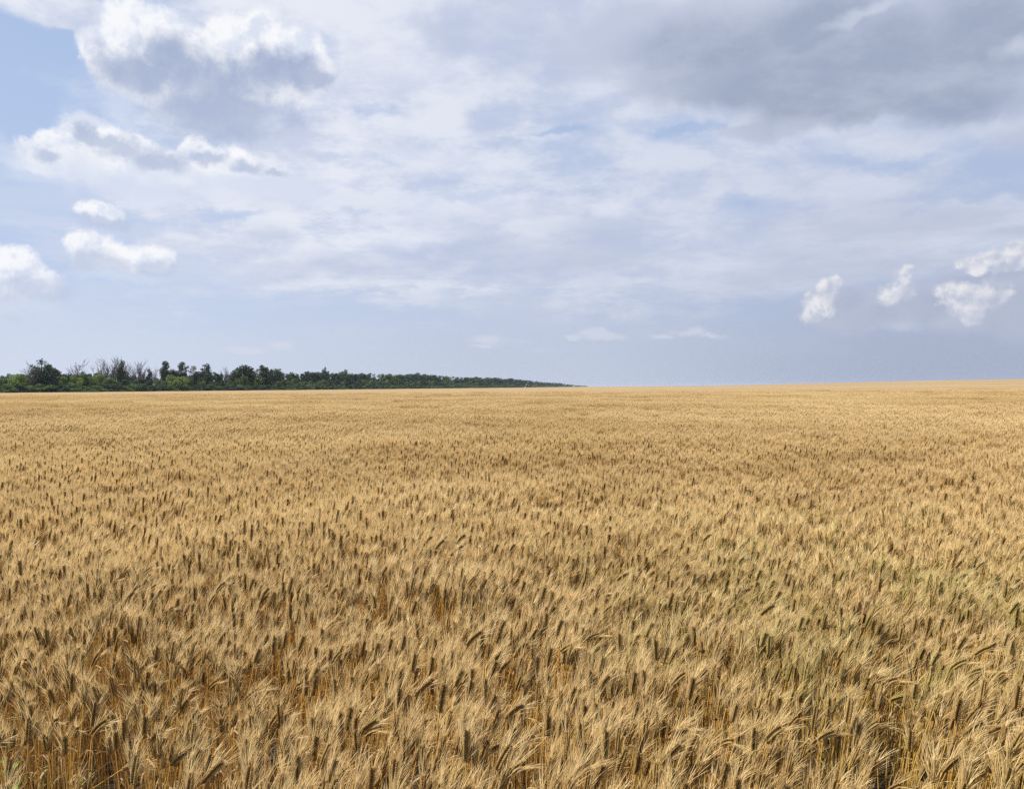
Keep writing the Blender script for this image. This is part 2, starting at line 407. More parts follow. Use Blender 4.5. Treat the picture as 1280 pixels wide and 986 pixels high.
def tube(path, rad, k=3, cap=False):
    path = np.asarray(path, float); n = len(path)
    V = []
    for i in range(n):
        d = path[min(i + 1, n - 1)] - path[max(i - 1, 0)]
        _, a, b = frame(d)
        t = np.arange(k) / k * 2 * np.pi
        V.append(path[i] + rad[i] * (np.cos(t)[:, None] * a + np.sin(t)[:, None] * b))
    F = []
    for i in range(n - 1):
        for j in range(k):
            p, q = i * k + j, i * k + (j + 1) % k
            F += [(p, q, q + k), (p, q + k, p + k)]
    if cap:
        V.append(path[-1:]); c = n * k
        F += [((n - 1) * k + j, (n - 1) * k + (j + 1) % k, c) for j in range(k)]
    return np.concatenate(V), np.array(F, np.int32)

def ribbon(path, wid, side):
    """flat strip, ends in a point"""
    path = np.asarray(path, float); n = len(path)
    V = []
    for i in range(n - 1):
        V += [path[i] - side * wid[i] / 2, path[i] + side * wid[i] / 2]
    V.append(path[-1])
    F = []
    for i in range(n - 2):
        a = 2 * i; F += [(a, a + 1, a + 3), (a, a + 3, a + 2)]
    a = 2 * (n - 2); F.append((a, a + 1, 2 * (n - 1)))
    return np.array(V), np.array(F, np.int32)

def spindle(c, d, length, r, k=4, flat=1.0):
    d, a, b = frame(d)
    V = [c]
    for t, q in ((0.35, 1.0), (0.75, 0.72)):
        for j in range(k):
            an = 2 * math.pi * j / k + .4
            V.append(c + d * length * t + r * q * (math.cos(an) * a + flat * math.sin(an) * b))
    V.append(c + d * length)
    F = []
    for j in range(k):
        j2 = (j + 1) % k
        F += [(0, 1 + j2, 1 + j), (1 + j, 1 + j2, 1 + k + j2), (1 + j, 1 + k + j2, 1 + k + j), (1 + k + j, 1 + k + j2, 1 + 2 * k)]
    return np.array(V), np.array(F, np.int32)

def cat(parts):
    if not parts: return np.zeros((0, 3)), np.zeros((0, 3), np.int32)
    V, F, n = [], [], 0
    for v, f in parts:
        V.append(v); F.append(f + n); n += len(v)
    return np.concatenate(V), np.concatenate(F)

def stalk(r, lod, nod=None, awn_amt=1.0, awn_w=1.0):
    """returns stem, ear, awns, leaves as (verts, tris)"""
    H = r.uniform(0.64, 0.74)
    if nod is None: nod = r.choice([r.uniform(0.0, 0.25), r.uniform(.2, .6), r.uniform(.6, 1.3)], p=[.62, .28, .10])
    base_lean = r.uniform(0.0, 0.10); la = r.uniform(-.9, .9)
    ldir = np.array([math.cos(la), math.sin(la), 0])
    nseg = {0: 7, 1: 3, 2: 2}[lod]
    z0 = {0: 0.0, 1: 0.1, 2: .25}[lod]
    path, p = [], np.array([0, 0, 0.0])
    # integrate tilt along the height
    steps = 28; pts = [p.copy()]
    wob = r.uniform(-.05, .05)
    for i in range(steps):
        t = (i + 1) / steps
        tilt = base_lean * t + nod * max(0, (t - .72) / .28) ** 2 * .55 + wob * math.sin(t * 5)
        p = p + (ldir * math.sin(tilt) + np.array([0, 0, math.cos(tilt)])) * H / steps
        pts.append(p.copy())
    pts = np.array(pts)
    idx = np.linspace(z0 / H * steps, steps, nseg + 1).astype(int)
    sr = {0: 0.0016, 1: 0.0020, 2: 0.0035}[lod]
    stem = tube(pts[idx], [sr * (1.15 - .4 * i / nseg) for i in range(nseg + 1)], 4 if lod == 0 else 3)
    # ear
    EL = r.uniform(0.050, 0.074)
    tilt0 = base_lean + nod * .55
    ears, awns = [], []
    ns = 11 if lod == 0 else 5
    ep = [pts[-1].copy()]; ed = []
    for i in range(ns):
        t = tilt0 + nod * .45 * (i + 1) / ns
        d = ldir * math.sin(t) + np.array([0, 0, math.cos(t)])
        ed.append(d); ep.append(ep[-1] + d * EL / ns)
    ed.append(ed[-1])
    rot = r.uniform(0, math.pi)
    wind = np.array([1.0, 0.1, 0.15])
    if lod == 0:
        ears.append(tube(ep, [0.0022] * len(ep), 4))
        for i in range(ns):
            d, a, b = frame(ed[i])
            for s in (-1, 1):
                side = s * (math.cos(rot) * a + math.sin(rot) * b)
                fat = 1.0 - .45 * abs(i / ns - .4)
                for q in (-1, 0, 1):
                    oth = q * (-math.sin(rot) * a + math.cos(rot) * b)
                    if q == 0 and s == 1 and i % 2: pass
                    dd = d * .92 + side * .42 + oth * .25
                    ears.append(spindle(ep[i] + d * EL / ns * .5 * (s > 0) + side * .0026 + oth * .003, dd, 0.0130 * fat, 0.0034 * fat, 4))
                    if r.random() < .52 * awn_amt:
                        st = ep[i] + side * .006 + d * .010
                        ln = r.uniform(.045, .075)
                        sp = r.uniform(.18, .42)
                        d0 = d + side * sp + oth * r.uniform(.15, .5) + r.normal(0, .06, 3)
                        d0 /= np.linalg.norm(d0)
                        bend = wind * r.uniform(.10, .60) + r.normal(0, .05, 3) + side * .12
                        pa = [st, st + d0 * ln * .34, st + d0 * ln * .68 + bend * ln * .14, st + d0 * ln * .97 + bend * ln * .36]
                        sd = np.cross(d0, r.normal(0, 1, 3)); sd /= np.linalg.norm(sd)
                        awns.append(ribbon(pa, [.0013 * awn_w, .0012 * awn_w, .0009 * awn_w], sd))
    elif lod == 1:
        n = len(ep); rr = [0.002] + [0.0068 + .0015 * (i % 2) for i in range(1, n - 1)] + [0.0018]
        ears.append(tube(ep, rr, 5, True))
        for i in range(11):
            j = r.integers(0, ns); d, a, b = frame(ed[j]); an = r.uniform(0, 6.28)
            side = math.cos(an) * a + math.sin(an) * b
            d0 = d + side * r.uniform(.25, .6); d0 /= np.linalg.norm(d0)
            ln = r.uniform(.055, .09)
            st = ep[j] + d * .008
            bend = wind * r.uniform(.1, .5)
            sd = np.cross(d0, r.normal(0, 1, 3)); sd /= np.linalg.norm(sd)
            awns.append(ribbon([st, st + d0 * ln * .55, st + d0 * ln + bend * ln * .35], [.0030, .0024], sd))
    else:
        ears.append(tube([ep[0], ep[2], ep[4]], [.005, .0090, .005], 3, True))
        for i in range(6):
            d, a, b = frame(ed[2]); an = r.uniform(0, 6.28)
            side = math.cos(an) * a + math.sin(an) * b
            d0 = d + side * r.uniform(.3, .7) + wind * .15; d0 /= np.linalg.norm(d0)
            ln = r.uniform(.09, .14)
            sd = np.cross(d0, r.normal(0, 1, 3)); sd /= np.linalg.norm(sd)
            awns.append(ribbon([ep[1], ep[1] + d0 * ln], [.0075], sd))
    leaves = []
    nl = {0: r.integers(1, 4), 1: 1, 2: 0}[lod]
    for i in range(nl):
        j = int(r.uniform(.25, .88) * steps); an = r.uniform(0, 6.28)
        h = np.array([math.cos(an), math.sin(an), 0]); q = pts[j].copy(); up = r.uniform(.3, 1.2)
        L = r.uniform(.08, .19); lp = [q.copy()]; nn = 6 if lod == 0 else 3
        for s in range(nn):
            q = q + (h * math.cos(up) + np.array([0, 0, math.sin(up)])) * L / nn
            up -= r.uniform(.15, .75) * 6 / nn; lp.append(q.copy())
        sd = np.cross(h, [0, 0, 1.0]) + np.array([0, 0, r.uniform(-.5, .5)])
        w = r.uniform(.003, .007)
        leaves.append(ribbon(lp, [w * (1 - .5 * s / nn) for s in range(nn)], sd / np.linalg.norm(sd)))
    return dict(stem=stem, ear=cat(ears), awns=cat(awns), leaf=cat(leaves), each_leaf=leaves)

def height_f(x, y):
    return 0.050 * F_a(x, y) + 0.045 * F_b(x, y) + 0.055 * F_c(x, y)
F_g = Field(12, .34)
F_a, F_b, F_c, F_l = Field(3, .45), Field(4, 1.6), Field(6, 9.0), Field(8, 2.3)

# spots where the crop is thin: (photo x, y of the visible gap's top and bottom, half width in metres)
GAPS = []
for px, y0, y1, hw in ((1090, 845, 1000, .062), (607, 900, 1000, .050), (118, 870, 1000, .060), (330, 815, 880, .035), (492, 828, 870, .03), (1000, 900, 960, .03), (230, 930, 1000, .05), (865, 905, 960, .03)):
    a, _ = az_el(px, (y0 + y1) / 2)
    def dist(py): return (CAM_H - .76) / math.tan(-R(az_el(px, py)[1]))
    GAPS.append((R(a), dist(min(y1, 990)) - .25, dist(y0) + .75, hw * 1.3))

def keep_mask(x, y, r):
    k = np.ones(len(x), bool)
    for a, d0, d1, hw in GAPS:
        ca, sa = math.cos(a), math.sin(a)
        along = x * sa + y * ca; side = x * ca - y * sa
        k &= ~((along > d0) & (along < d1) & (np.abs(side + .04 * np.sign(a)) < hw * (0.85 + .15 * np.sin(along * 9))))
    # the crop's front edge is trampled at the far left
    ang = np.degrees(np.arctan2(x, y)); dd = np.hypot(x, y)
    k &= ~((ang < -26.8) & (dd < 2.80 + .12 * np.sin(ang * 2.1)) & (r.random(len(x)) < .96))
    return k

if True:
    # ---------------------------------------------------------------- ground sheet
    def sheet(ys, xf, ncol, zf):
        xs = np.linspace(-1, 1, ncol); V = []
        for y in ys:
            x = xs * xf(y); V.append(np.stack([x, np.full(ncol, y), zf(x, np.full(ncol, y))], 1))
        V = np.concatenate(V); F = []
        for i in range(len(ys) - 1):
            a = i * ncol + np.arange(ncol - 1)
            F += [np.stack([a, a + 1, a + ncol + 1], 1), np.stack([a, a + ncol + 1, a + ncol], 1)]
        return V, np.concatenate(F).astype(np.int32)
    ys = np.concatenate([[-8000, -3000, -1000, -300, -100, -30], np.linspace(-10, 90, 21)[1:], np.linspace(90, 460, 38)[1:], np.geomspace(480, 9000, 24)])
    v, f = sheet(ys, lambda y: 80 + 1.5 * abs(y), 121, lambda x, y: terrain(x, y))
    g = link('ground', mesh_from('ground', [(v, f, 0)], [soil_mat()], True))
    set_tags(g, 'bare brown soil under the crop', 'ground', kind='structure')

    # ---------------------------------------------------------------- wheat prototypes
    protos = bpy.data.collections.new('wheat_source')        # not linked into the scene: only instanced
    NV0, NV1, NV2 = 20, 8, 5
    near_parts = []
    order = 0
    def add_proto(parts):
        global order
        me = mesh_from('wheat_source_%03d' % order, parts, WM)
        o = bpy.data.objects.new('wheat_source_%03d' % order, me); protos.objects.link(o); order += 1
    for i in range(NV0):
        s = stalk(rng, 0); near_parts.append(s)
        add_proto([(s['stem'][0], s['stem'][1], 0), (s['ear'][0], s['ear'][1], 1), (s['awns'][0], s['awns'][1], 2), (s['leaf'][0], s['leaf'][1], 3)])
    NVB = 14                                                   # the same plants with slightly broader awns, for the middle distance
    for i in range(NVB):
        s = stalk(rng, 0, awn_amt=1.1, awn_w=1.7)
        add_proto([(s['stem'][0], s['stem'][1], 0), (s['ear'][0], s['ear'][1], 1), (s['awns'][0], s['awns'][1], 2), (s['leaf'][0], s['leaf'][1], 3)])
    def tile(lib, size, count, tilt):
        out = {0: [], 1: [], 2: [], 3: []}; n = {k: 0 for k in out}
        keys = ('stem', 'ear', 'awns', 'leaf')
        for c in range(count):
            s = lib[rng.integers(len(lib))]
            a = rng.uniform(-.9, .9); ca, sa = math.cos(a), math.sin(a)
            px, py = rng.uniform(-size / 2, size / 2, 2)
            sc = rng.normal(1, .05); tx, ty = rng.normal(0.02, tilt, 2)
            for k, key in enumerate(keys):
                v, f = s[key]
                if len(v) == 0: continue
                w = np.empty_like(v)
                w[:, 0] = v[:, 0] * ca - v[:, 1] * sa + px + v[:, 2] * tx
                w[:, 1] = v[:, 0] * sa + v[:, 1] * ca + py + v[:, 2] * ty
                w[:, 2] = v[:, 2] * sc
                out[k].append((w, f + n[k])); n[k] += len(w)
        return [(np.concatenate([q[0] for q in out[k]]), np.concatenate([q[1] for q in out[k]]), k) for k in out if out[k]]
    lib1 = [stalk(rng, 1) for _ in range(24)]
    for i in range(NV1): add_proto(tile(lib1, 0.58, 150, .07))
    lib2 = [stalk(rng, 2) for _ in range(24)]
    for i in range(NV2): add_proto(tile(lib2, 2.2, 1500, .06))
    # far crop surface
    ys = np.geomspace(118, 9000, 110)
    def far_z(x, y):
        return terrain(x, y) + 0.74 + 0.05 * np.clip(Field(21, 14.0)(x, y), -1, 1)
    v, f = sheet(ys, lambda y: 30 + 1.4 * y, 360, far_z)
    me = mesh_from('wheat_source_%03d' % order, [(v, f, 0)], [canopy_mat()], True)
    o = bpy.data.objects.new('wheat_source_%03d' % order, me); protos.objects.link(o)
    FAR_IDX = order

    pts, idx, rots, scl = [], [], [], []
    def jgrid(y0, y1, step, m0, slope=.74, jit=.5):
        P_ = []
        for yy in np.arange(y0, y1, step):
            xm = slope * yy + m0
            xs = np.arange(-xm, xm, step)
            P_.append(np.stack([xs, np.full(len(xs), yy)], 1))
        P_ = np.concatenate(P_)
        return P_ + rng.uniform(-jit, jit, P_.shape) * step
    # single stalks near the camera
    Y1, Y2, Y3 = 13.0, 34.0, 128.0
    st = 1 / math.sqrt(560)
    P0 = jgrid(1.30, Y1, st, 1.6)
    P0 = P0[keep_mask(P0[:, 0], P0[:, 1], rng)]
    P0 = P0[rng.random(len(P0)) > .75 * (F_g(P0[:, 0], P0[:, 1]) > .95) + .12]
    P0 = P0[(rng.random(len(P0)) > .10) | (np.hypot(P0[:, 0], P0[:, 1]) > 2.55)]
    n0 = len(P0)
    lean = 0.05 + 0.07 * F_l(P0[:, 0], P0[:, 1]) + 0.16 * np.clip(P0[:, 0] / P0[:, 1], -.6, .6)
    r0 = np.stack([rng.normal(0, .09, n0), lean + rng.normal(0, .07, n0), 0.8 * F_l(P0[:, 0] + 31, P0[:, 1]) + rng.normal(0, .45, n0)], 1)
    s0 = np.clip(rng.normal(1, .055, n0) + height_f(P0[:, 0], P0[:, 1]), .72, 1.22)
    i0 = rng.integers(0, NV0, n0)
    z0 = np.zeros(n0)
    far_half = P0[:, 1] > 4.2 + rng.normal(0, .6, n0)
    i0b = np.where(far_half, NV0 + rng.integers(0, NVB, n0), i0)
    # the 300 nearest stalks whose ears are in view become things of their own
    inv = CAM_ROT.transposed()
    ear_z = .78 * s0
    cp = np.stack([P0[:, 0] + lean * .7, P0[:, 1], ear_z - CAM_H], 1) @ np.array(inv).T
    ix = 640 + F_PX * cp[:, 0] / -cp[:, 2]; iy = 493 - F_PX * cp[:, 1] / -cp[:, 2]
    vis = (ix > 4) & (ix < 1276) & (iy < 975)
    dist_all = np.hypot(P0[:, 0], P0[:, 1])
    cand = np.where(vis)[0]; cand = cand[np.argsort(dist_all[cand])][:294]
    single = np.zeros(n0, bool); single[cand] = True
    m = ~single
    pts.append(np.stack([P0[m, 0], P0[m, 1], z0[m]], 1)); idx.append(i0b[m]); rots.append(r0[m]); scl.append(np.stack([np.ones(m.sum())] * 2 + [s0[m]], 1))
    P1 = jgrid(Y1 + .2, Y2, .5, 2.2, slope=.80, jit=.08); n = len(P1)
    pts.append(np.stack([P1[:, 0], P1[:, 1], np.zeros(n)], 1)); idx.append(NV0 + NVB + rng.integers(0, NV1, n))
    ln = 0.04 + 0.05 * F_l(P1[:, 0], P1[:, 1]) + 0.10 * np.clip(P1[:, 0] / P1[:, 1], -.6, .6)
    rots.append(np.stack([rng.normal(0, .02, n), ln, rng.uniform(-.5, .5, n)], 1))
    scl.append(np.stack([np.ones(n), np.ones(n), 1 + height_f(P1[:, 0], P1[:, 1]) + rng.normal(0, .015, n)], 1))
    P2 = jgrid(Y2 + .7, Y3, 2.0, 3.0, slope=.84, jit=.1); n = len(P2)
    pts.append(np.stack([P2[:, 0], P2[:, 1], terrain(P2[:, 0], P2[:, 1])], 1)); idx.append(NV0 + NVB + NV1 + rng.integers(0, NV2, n))
    rots.append(np.stack([np.zeros(n), np.zeros(n), rng.uniform(-.4, .4, n)], 1))
    scl.append(np.stack([np.ones(n), np.ones(n), 1 + 1.2 * height_f(P2[:, 0], P2[:, 1]) + rng.normal(0, .02, n)], 1))
    pts.append(np.zeros((1, 3))); idx.append(np.array([FAR_IDX])); rots.append(np.zeros((1, 3))); scl.append(np.ones((1, 3)))
    pts, idx, rots, scl = (np.concatenate(a) for a in (pts, idx, rots, scl))
    me = bpy.data.meshes.new('wheat_field')
    me.vertices.add(len(pts)); me.vertices.foreach_set('co', pts.astype(np.float32).ravel())
    a = me.attributes.new('pick', 'INT', 'POINT'); a.data.foreach_set('value', idx.astype(np.int32))
    a = me.attributes.new('turn', 'FLOAT_VECTOR', 'POINT'); a.data.foreach_set('vector', rots.astype(np.float32).ravel())
    a = me.attributes.new('size', 'FLOAT_VECTOR', 'POINT'); a.data.foreach_set('vector', scl.astype(np.float32).ravel())
    me.update()
    wf = link('wheat_field', me)
    set_tags(wf, 'dense ripe golden wheat filling the field as far as the horizon', 'wheat', kind='stuff')
    ng = bpy.data.node_groups.new('wheat_spread', 'GeometryNodeTree')
    ng.interface.new_socket('Geometry', in_out='INPUT', socket_type='NodeSocketGeometry')
    ng.interface.new_socket('Geometry', in_out='OUTPUT', socket_type='NodeSocketGeometry')
    G = NT(ng)
    gi, go = G.n('NodeGroupInput'), G.n('NodeGroupOutput')
    ci = G.n('GeometryNodeCollectionInfo')
    ci.inputs['Collection'].default_value = protos
    ci.inputs['Separate Children'].default_value = True
    ci.inputs['Reset Children'].default_value = True
    iop = G.n('GeometryNodeInstanceOnPoints')
    def attr(nm, typ):
        nd = G.n('GeometryNodeInputNamedAttribute', data_type=typ); nd.inputs[0].default_value = nm
        return nd.outputs[0]
    m2p = G.n('GeometryNodeMeshToPoints'); G.put(m2p.inputs[0], gi.outputs[0])
    G.put(iop.inputs['Points'], m2p.outputs[0])
    G.put(iop.inputs['Instance'], ci.outputs[0])
    iop.inputs['Pick Instance'].default_value = True
    G.put(iop.inputs['Instance Index'], attr('pick', 'INT'))
    e2r = G.n('FunctionNodeEulerToRotation'); G.put(e2r.inputs[0], attr('turn', 'FLOAT_VECTOR'))
    G.put(iop.inputs['Rotation'], e2r.outputs[0])
    G.put(iop.inputs['Scale'], attr('size', 'FLOAT_VECTOR'))
    G.put(go.inputs[0], iop.outputs[0])
    md = wf.modifiers.new('spread', 'NODES'); md.node_group = ng

    # ---------------------------------------------------------------- the nearest stalks, one by one
    def make_stalk(s):
        root = bpy.data.objects.new('wheat_stalk', None); C.objects.link(root)
        root.empty_display_size = .05
        link('stem', mesh_from('stem', [(s['stem'][0], s['stem'][1], 0)], [M_STEM], True), root)
        e = link('ear', mesh_from('ear', [(s['ear'][0], s['ear'][1], 0)], [M_EAR], True), root)
        link('awns', mesh_from('awns', [(s['awns'][0], s['awns'][1], 0)], [M_AWN]), e)
        for lv, lf in s['each_leaf']: link('leaf', mesh_from('leaf', [(lv, lf, 0)], [M_LEAF]), root)
        return root
    src = [make_stalk(s) for s in near_parts]
    used = [False] * len(src)
    kids = [[(c, list(c.children)) for c in r_.children] for r_ in src]
    def copy_thing(i):
        if not used[i]:
            used[i] = True; return src[i]
        rt = src[i].copy(); C.objects.link(rt)
        for c, gc in kids[i]:
            cc = c.copy(); C.objects.link(cc); cc.parent = rt
            for q in gc:
                qq = q.copy(); C.objects.link(qq); qq.parent = cc
        return rt
    for k in cand:
        o = copy_thing(int(i0[k]))
        o.location = (P0[k, 0], P0[k, 1], 0)
        o.rotation_euler = tuple(r0[k]); o.scale = (1, 1, s0[k])
        if ix[k] < 330:
            lb, gp = 'ripe bearded wheat stalk in the front row, golden left end of the bottom edge', 'front row wheat stalks at the left'
        elif ix[k] < 850:
            lb, gp = 'ripe bearded wheat stalk with brown ear in the front row, middle of the bottom edge', 'front row wheat stalks in the middle'
        else:
            lb, gp = 'yellowish bearded wheat stalk in the front row, greener right end of the bottom edge', 'front row wheat stalks at the right'
        set_tags(o, lb, 'wheat stalk', gp)
    for i, u in enumerate(used):
        if not u:
            for c, gc in kids[i]:
                for q in gc: bpy.data.objects.remove(q)
                bpy.data.objects.remove(c)
            bpy.data.objects.remove(src[i])

    def at_height(px, py, h):
        d = pix_dir(px, py); t = (h - CAM_H) / d.z
        return Vector((d.x * t, d.y * t, h))
    # fallen ear with awns spread like a star, lower left
    s = stalk(rng, 0, nod=1.5)
    o = make_stalk(s); p = at_height(128, 968, .62)
    top = s['ear'][0].mean(0)
    o.location = (p.x - .32, p.y + .05, .02); o.rotation_euler = (R(-6), R(24), R(-8))
    set_tags(o, 'bent over wheat stalk with its ear splayed open across the bare stems, bottom left', 'wheat stalk')
    s = stalk(rng, 0, nod=.1)
    o = make_stalk(s); p = at_height(48, 905, .70); o.location = (p.x - .16, p.y, 0); o.rotation_euler = (0, R(14), 0)
    for ch in o.children_recursive:
        if ch.name.split('.')[0] in ('ear', 'awns'):
            ch.data.materials.clear(); ch.data.materials.append(M_LEAF)
    set_tags(o, 'pale empty wheat stalk leaning right in front of the bare golden stems', 'wheat stalk')

    # green weed in the lower left corner
    M_WEED = foliage_mat('fresh_green', (0.16, 0.30, 0.035, 1), (0.30, 0.44, 0.06, 1), 0.4)
    M_WSTEM = bark_mat('weed_stem', (0.10, 0.16, 0.04, 1), (0.16, 0.22, 0.06, 1))
    p = at_height(13, 955, .60)
    w = bpy.data.objects.new('green_weed', None); C.objects.link(w); w.location = (p.x, p.y, 0)
    set_tags(w, 'fresh green leafy weed among the stems in the bottom left corner', 'weed')
    link('stem', mesh_from('weed_stem', [tube([(0, 0, 0), (.01, 0, .2), (-.005, .01, .4), (0, 0, .60)], [.004, .003, .0025, .001], 5, True) + (0,)], [M_WSTEM], True), w)
    for i in range(26):
        h = .16 + .45 * i / 26; an = i * 2.4; L = rng.uniform(.065, .12) * (1.2 - .6 * i / 26)
        hd = np.array([math.cos(an), math.sin(an), 0]); q = np.array([0, 0, h]); up = 1.0; lp = [q]
        for k in range(4):
            q = q + (hd * math.cos(up) + np.array([0, 0, math.sin(up)])) * L / 4; up -= .35; lp.append(q)
        sd = np.cross(hd, [0, 0, 1.0])
        v, f = ribbon(lp, [.005, .018, .020, .012], sd)
        link('leaf', mesh_from('weed_leaf', [(v, f, 0)], [M_WEED]), w)
    # dry grass tuft beside it
    w = bpy.data.objects.new('grass_tuft', None); C.objects.link(w); p = at_height(38, 985, .40); w.location = (p.x, p.y, 0)
    set_tags(w, 'grey-green grass tuft with curled blades between the wheat stems, bottom left', 'grass')
    for i in range(24):
        an = rng.uniform(0, 6.28); hd = np.array([math.cos(an), math.sin(an), 0]); q = np.array([rng.normal(0, .012), rng.normal(0, .012), 0]); up = 1.5; lp = [q]
        L = rng.uniform(.3, .52)
        for k in range(7):
            q = q + (hd * math.cos(up) + np.array([0, 0, math.sin(up)])) * L / 7; up -= rng.uniform(.03, .30); lp.append(q)
        v, f = ribbon(lp, [.004, .006, .007, .007, .006, .004, .003], np.cross(hd, [0, 0, 1.0]))
        link('blade', mesh_from('grass_blade', [(v, f, 0)], [M_LEAF if i % 3 == 0 else M_WEED]), w)

    # ---------------------------------------------------------------- shelterbelt
    M_DARK = foliage_mat('dark_foliage', (0.034, 0.058, 0.034, 1), (0.086, 0.125, 0.056, 1), .18)
    M_MID = foliage_mat('mid_foliage', (0.070, 0.110, 0.036, 1), (0.150, 0.205, 0.062, 1), .25)
    M_LIGHT = foliage_mat('light_foliage', (0.13, 0.19, 0.045, 1), (0.27, 0.34, 0.085, 1), .3)
    M_BARK = bark_mat('grey_bark', (0.10, 0.085, 0.07, 1), (0.19, 0.165, 0.14, 1))
    M_DEAD = bark_mat('dead_wood', (0.12, 0.105, 0.105, 1), (0.22, 0.195, 0.195, 1))

    def leaves_on(lobes, n, size, r, shell=.25):
        """many small leaf-clump faces through the volume of ellipsoid lobes"""
        vol = np.array([l[3] * l[4] * l[5] for l in lobes]) ** .8; pr = vol / vol.sum()
        which = r.choice(len(lobes), n, p=pr); L = np.array(lobes)[which]
        d = r.normal(0, 1, (n, 3)); d /= np.linalg.norm(d, axis=1)[:, None]
        rad = shell + (1 - shell) * r.random(n) ** .6
        rad *= 1 + .12 * np.sin(d[:, 0] * 5 + L[:, 0]) * np.cos(d[:, 2] * 6 + L[:, 1])
        c = L[:, :3] + d * rad[:, None] * L[:, 3:6]
        nrm = d * .7 + r.normal(0, .6, (n, 3)); nrm /= np.linalg.norm(nrm, axis=1)[:, None]
        a = np.cross(nrm, r.normal(0, 1, (n, 3))); a /= np.linalg.norm(a, axis=1)[:, None]; b = np.cross(nrm, a)
        s = size * r.uniform(.5, 1.4, n)[:, None]
        V = np.stack([c - a * s * .5, c + b * s * .42, c + a * s * .5, c - b * s * .38 + nrm * s * .1], 1).reshape(-1, 3)
        k = np.arange(n) * 4
        F = np.concatenate([np.stack([k, k + 1, k + 2], 1), np.stack([k, k + 2, k + 3], 1)])
        return V, F.astype(np.int32)

    def limbs(r, lobes, H, tr, z_b=.25):
        out = []
        top = max(l[2] for l in lobes)
        lean = r.normal(0, .02, 2) * H
        out.append(tube([(0, 0, -.2), (lean[0] * .3, lean[1] * .3, top * .35), (lean[0], lean[1], top)], [tr, tr * .72, tr * .22], 6))
        for l in lobes:
            t = r.uniform(z_b, .6); s = np.array([lean[0] * t, lean[1] * t, top * t]); e = np.array(l[:3]); mid = (s + e) / 2 + np.array([0, 0, -.04 * H])
            out.append(tube([s, mid, e], [tr * .4, tr * .25, tr * .08], 4))
        return cat(out)

    # unit trees, 10 m tall; (trunk mesh, crown mesh, crown half width)
    def lobe_tree(r, kind):
        lobes = []
        if kind == 'round':
            n = 11; tr = .24
            for i in range(n):
                a = r.uniform(0, 6.28); q = r.uniform(.6, 2.6); z = r.uniform(4.2, 8.2) - q * .35
                s = r.uniform(1.0, 1.8); lobes.append((q * math.cos(a), q * math.sin(a), z, s, s, s * .8))
            for i in range(12):
                a = r.uniform(0, 6.28); z = r.uniform(3.5, 9.4); q = 3.0 * math.sqrt(max(.05, 1 - ((z - 5.2) / 4.6) ** 2)); s = r.uniform(.35, .75)
                lobes.append((q * math.cos(a), q * math.sin(a), z, s, s, s * .8))
            lobes.append((0.2, 0, 8.3, 1.4, 1.4, 1.3)); n_l, sz = 3600, .40
        elif kind == 'open':
            tr = .22
            for i in range(9):                                # a few rising boughs, each carrying small uneven clumps
                a = r.uniform(0, 6.28); top = r.uniform(6.0, 9.3); q1 = r.uniform(.5, 2.9) * (1.2 - top / 14)
                for k in range(5):
                    t = .38 + .62 * (k + r.random()) / 5
                    s = r.uniform(.55, 1.05) * (1.25 - .35 * t)
                    lobes.append((q1 * t * math.cos(a) + r.normal(0, .3), q1 * t * math.sin(a) + r.normal(0, .3), top * t + r.normal(0, .2), s * 1.1, s * 1.1, s * .8))
            for i in range(7):
                a = r.uniform(0, 6.28); q = r.uniform(0, 1.6); lobes.append((q * math.cos(a), q * math.sin(a), r.uniform(2.0, 4.5), 1.0, 1.0, .9))
            lobes.append((0, 0, 8.6, 1.0, 1.0, 1.0)); n_l, sz = 2800, .36
        elif kind == 'tall':
            tr = .2
            for i in range(9):
                z = 2.5 + i * .8; a = r.uniform(0, 6.28); q = r.uniform(.1, .8)
                s = (1.5 - abs(z - 5.5) * .16) * r.uniform(.75, 1.1); lobes.append((q * math.cos(a), q * math.sin(a), z, s, s, s * .9))
            n_l, sz = 2000, .38
        elif kind == 'bush':
            tr = .16
            for i in range(13):
                a = r.uniform(0, 6.28); q = r.uniform(.5, 4.2); z = r.uniform(1.5, 7.8) - q * .55 + .6
                s = r.uniform(1.6, 2.4); lobes.append((q * math.cos(a), q * math.sin(a), max(z, 1.4), s, s, s * .85))
            lobes.append((0, 0, 8.0, 1.9, 1.9, 1.6)); n_l, sz = 3200, .55
        trunk = limbs(r, lobes, 10, tr)
        crown = leaves_on(lobes, n_l, sz, r)
        return trunk, crown

    def bare_tree(r):
        out = []; twigs = []
        def grow(p, d, L, rad, lvl):
            n = 3; pth = [p]; q = p
            for i in range(n):
                d = d + r.normal(0, .12, 3) + np.array([0, 0, .05]); d /= np.linalg.norm(d)
                q = q + d * L / n; pth.append(q)
            (twigs if lvl >= 2 else out).append(tube(pth, [rad, rad * .85, rad * .7, rad * .5], 3 if lvl > 1 else 5))
            if lvl == 4: return
            for k in range({0: 5, 1: 4, 2: 4, 3: 3}[lvl]):
                t = r.uniform(.45, 1.0) if k else 1.0
                s = pth[min(3, int(t * 3))]
                nd = d + r.normal(0, .42, 3) * (1, 1, .5); nd[2] = abs(nd[2]) + .15; nd /= np.linalg.norm(nd)
                grow(s, nd, L * r.uniform(.55, .8), max(rad * .55, .030), lvl + 1)
        grow(np.array([0, 0, -.2]), np.array([0, 0, 1.0]), 4.3, .22, 0)
        t, c = cat(out), cat(twigs)
        s = 10 / max(c[0][:, 2].max(), 1)
        return (t[0] * s, t[1]), (c[0] * s, c[1])

    tr_r = np.random.default_rng(77)
    LIB = {}
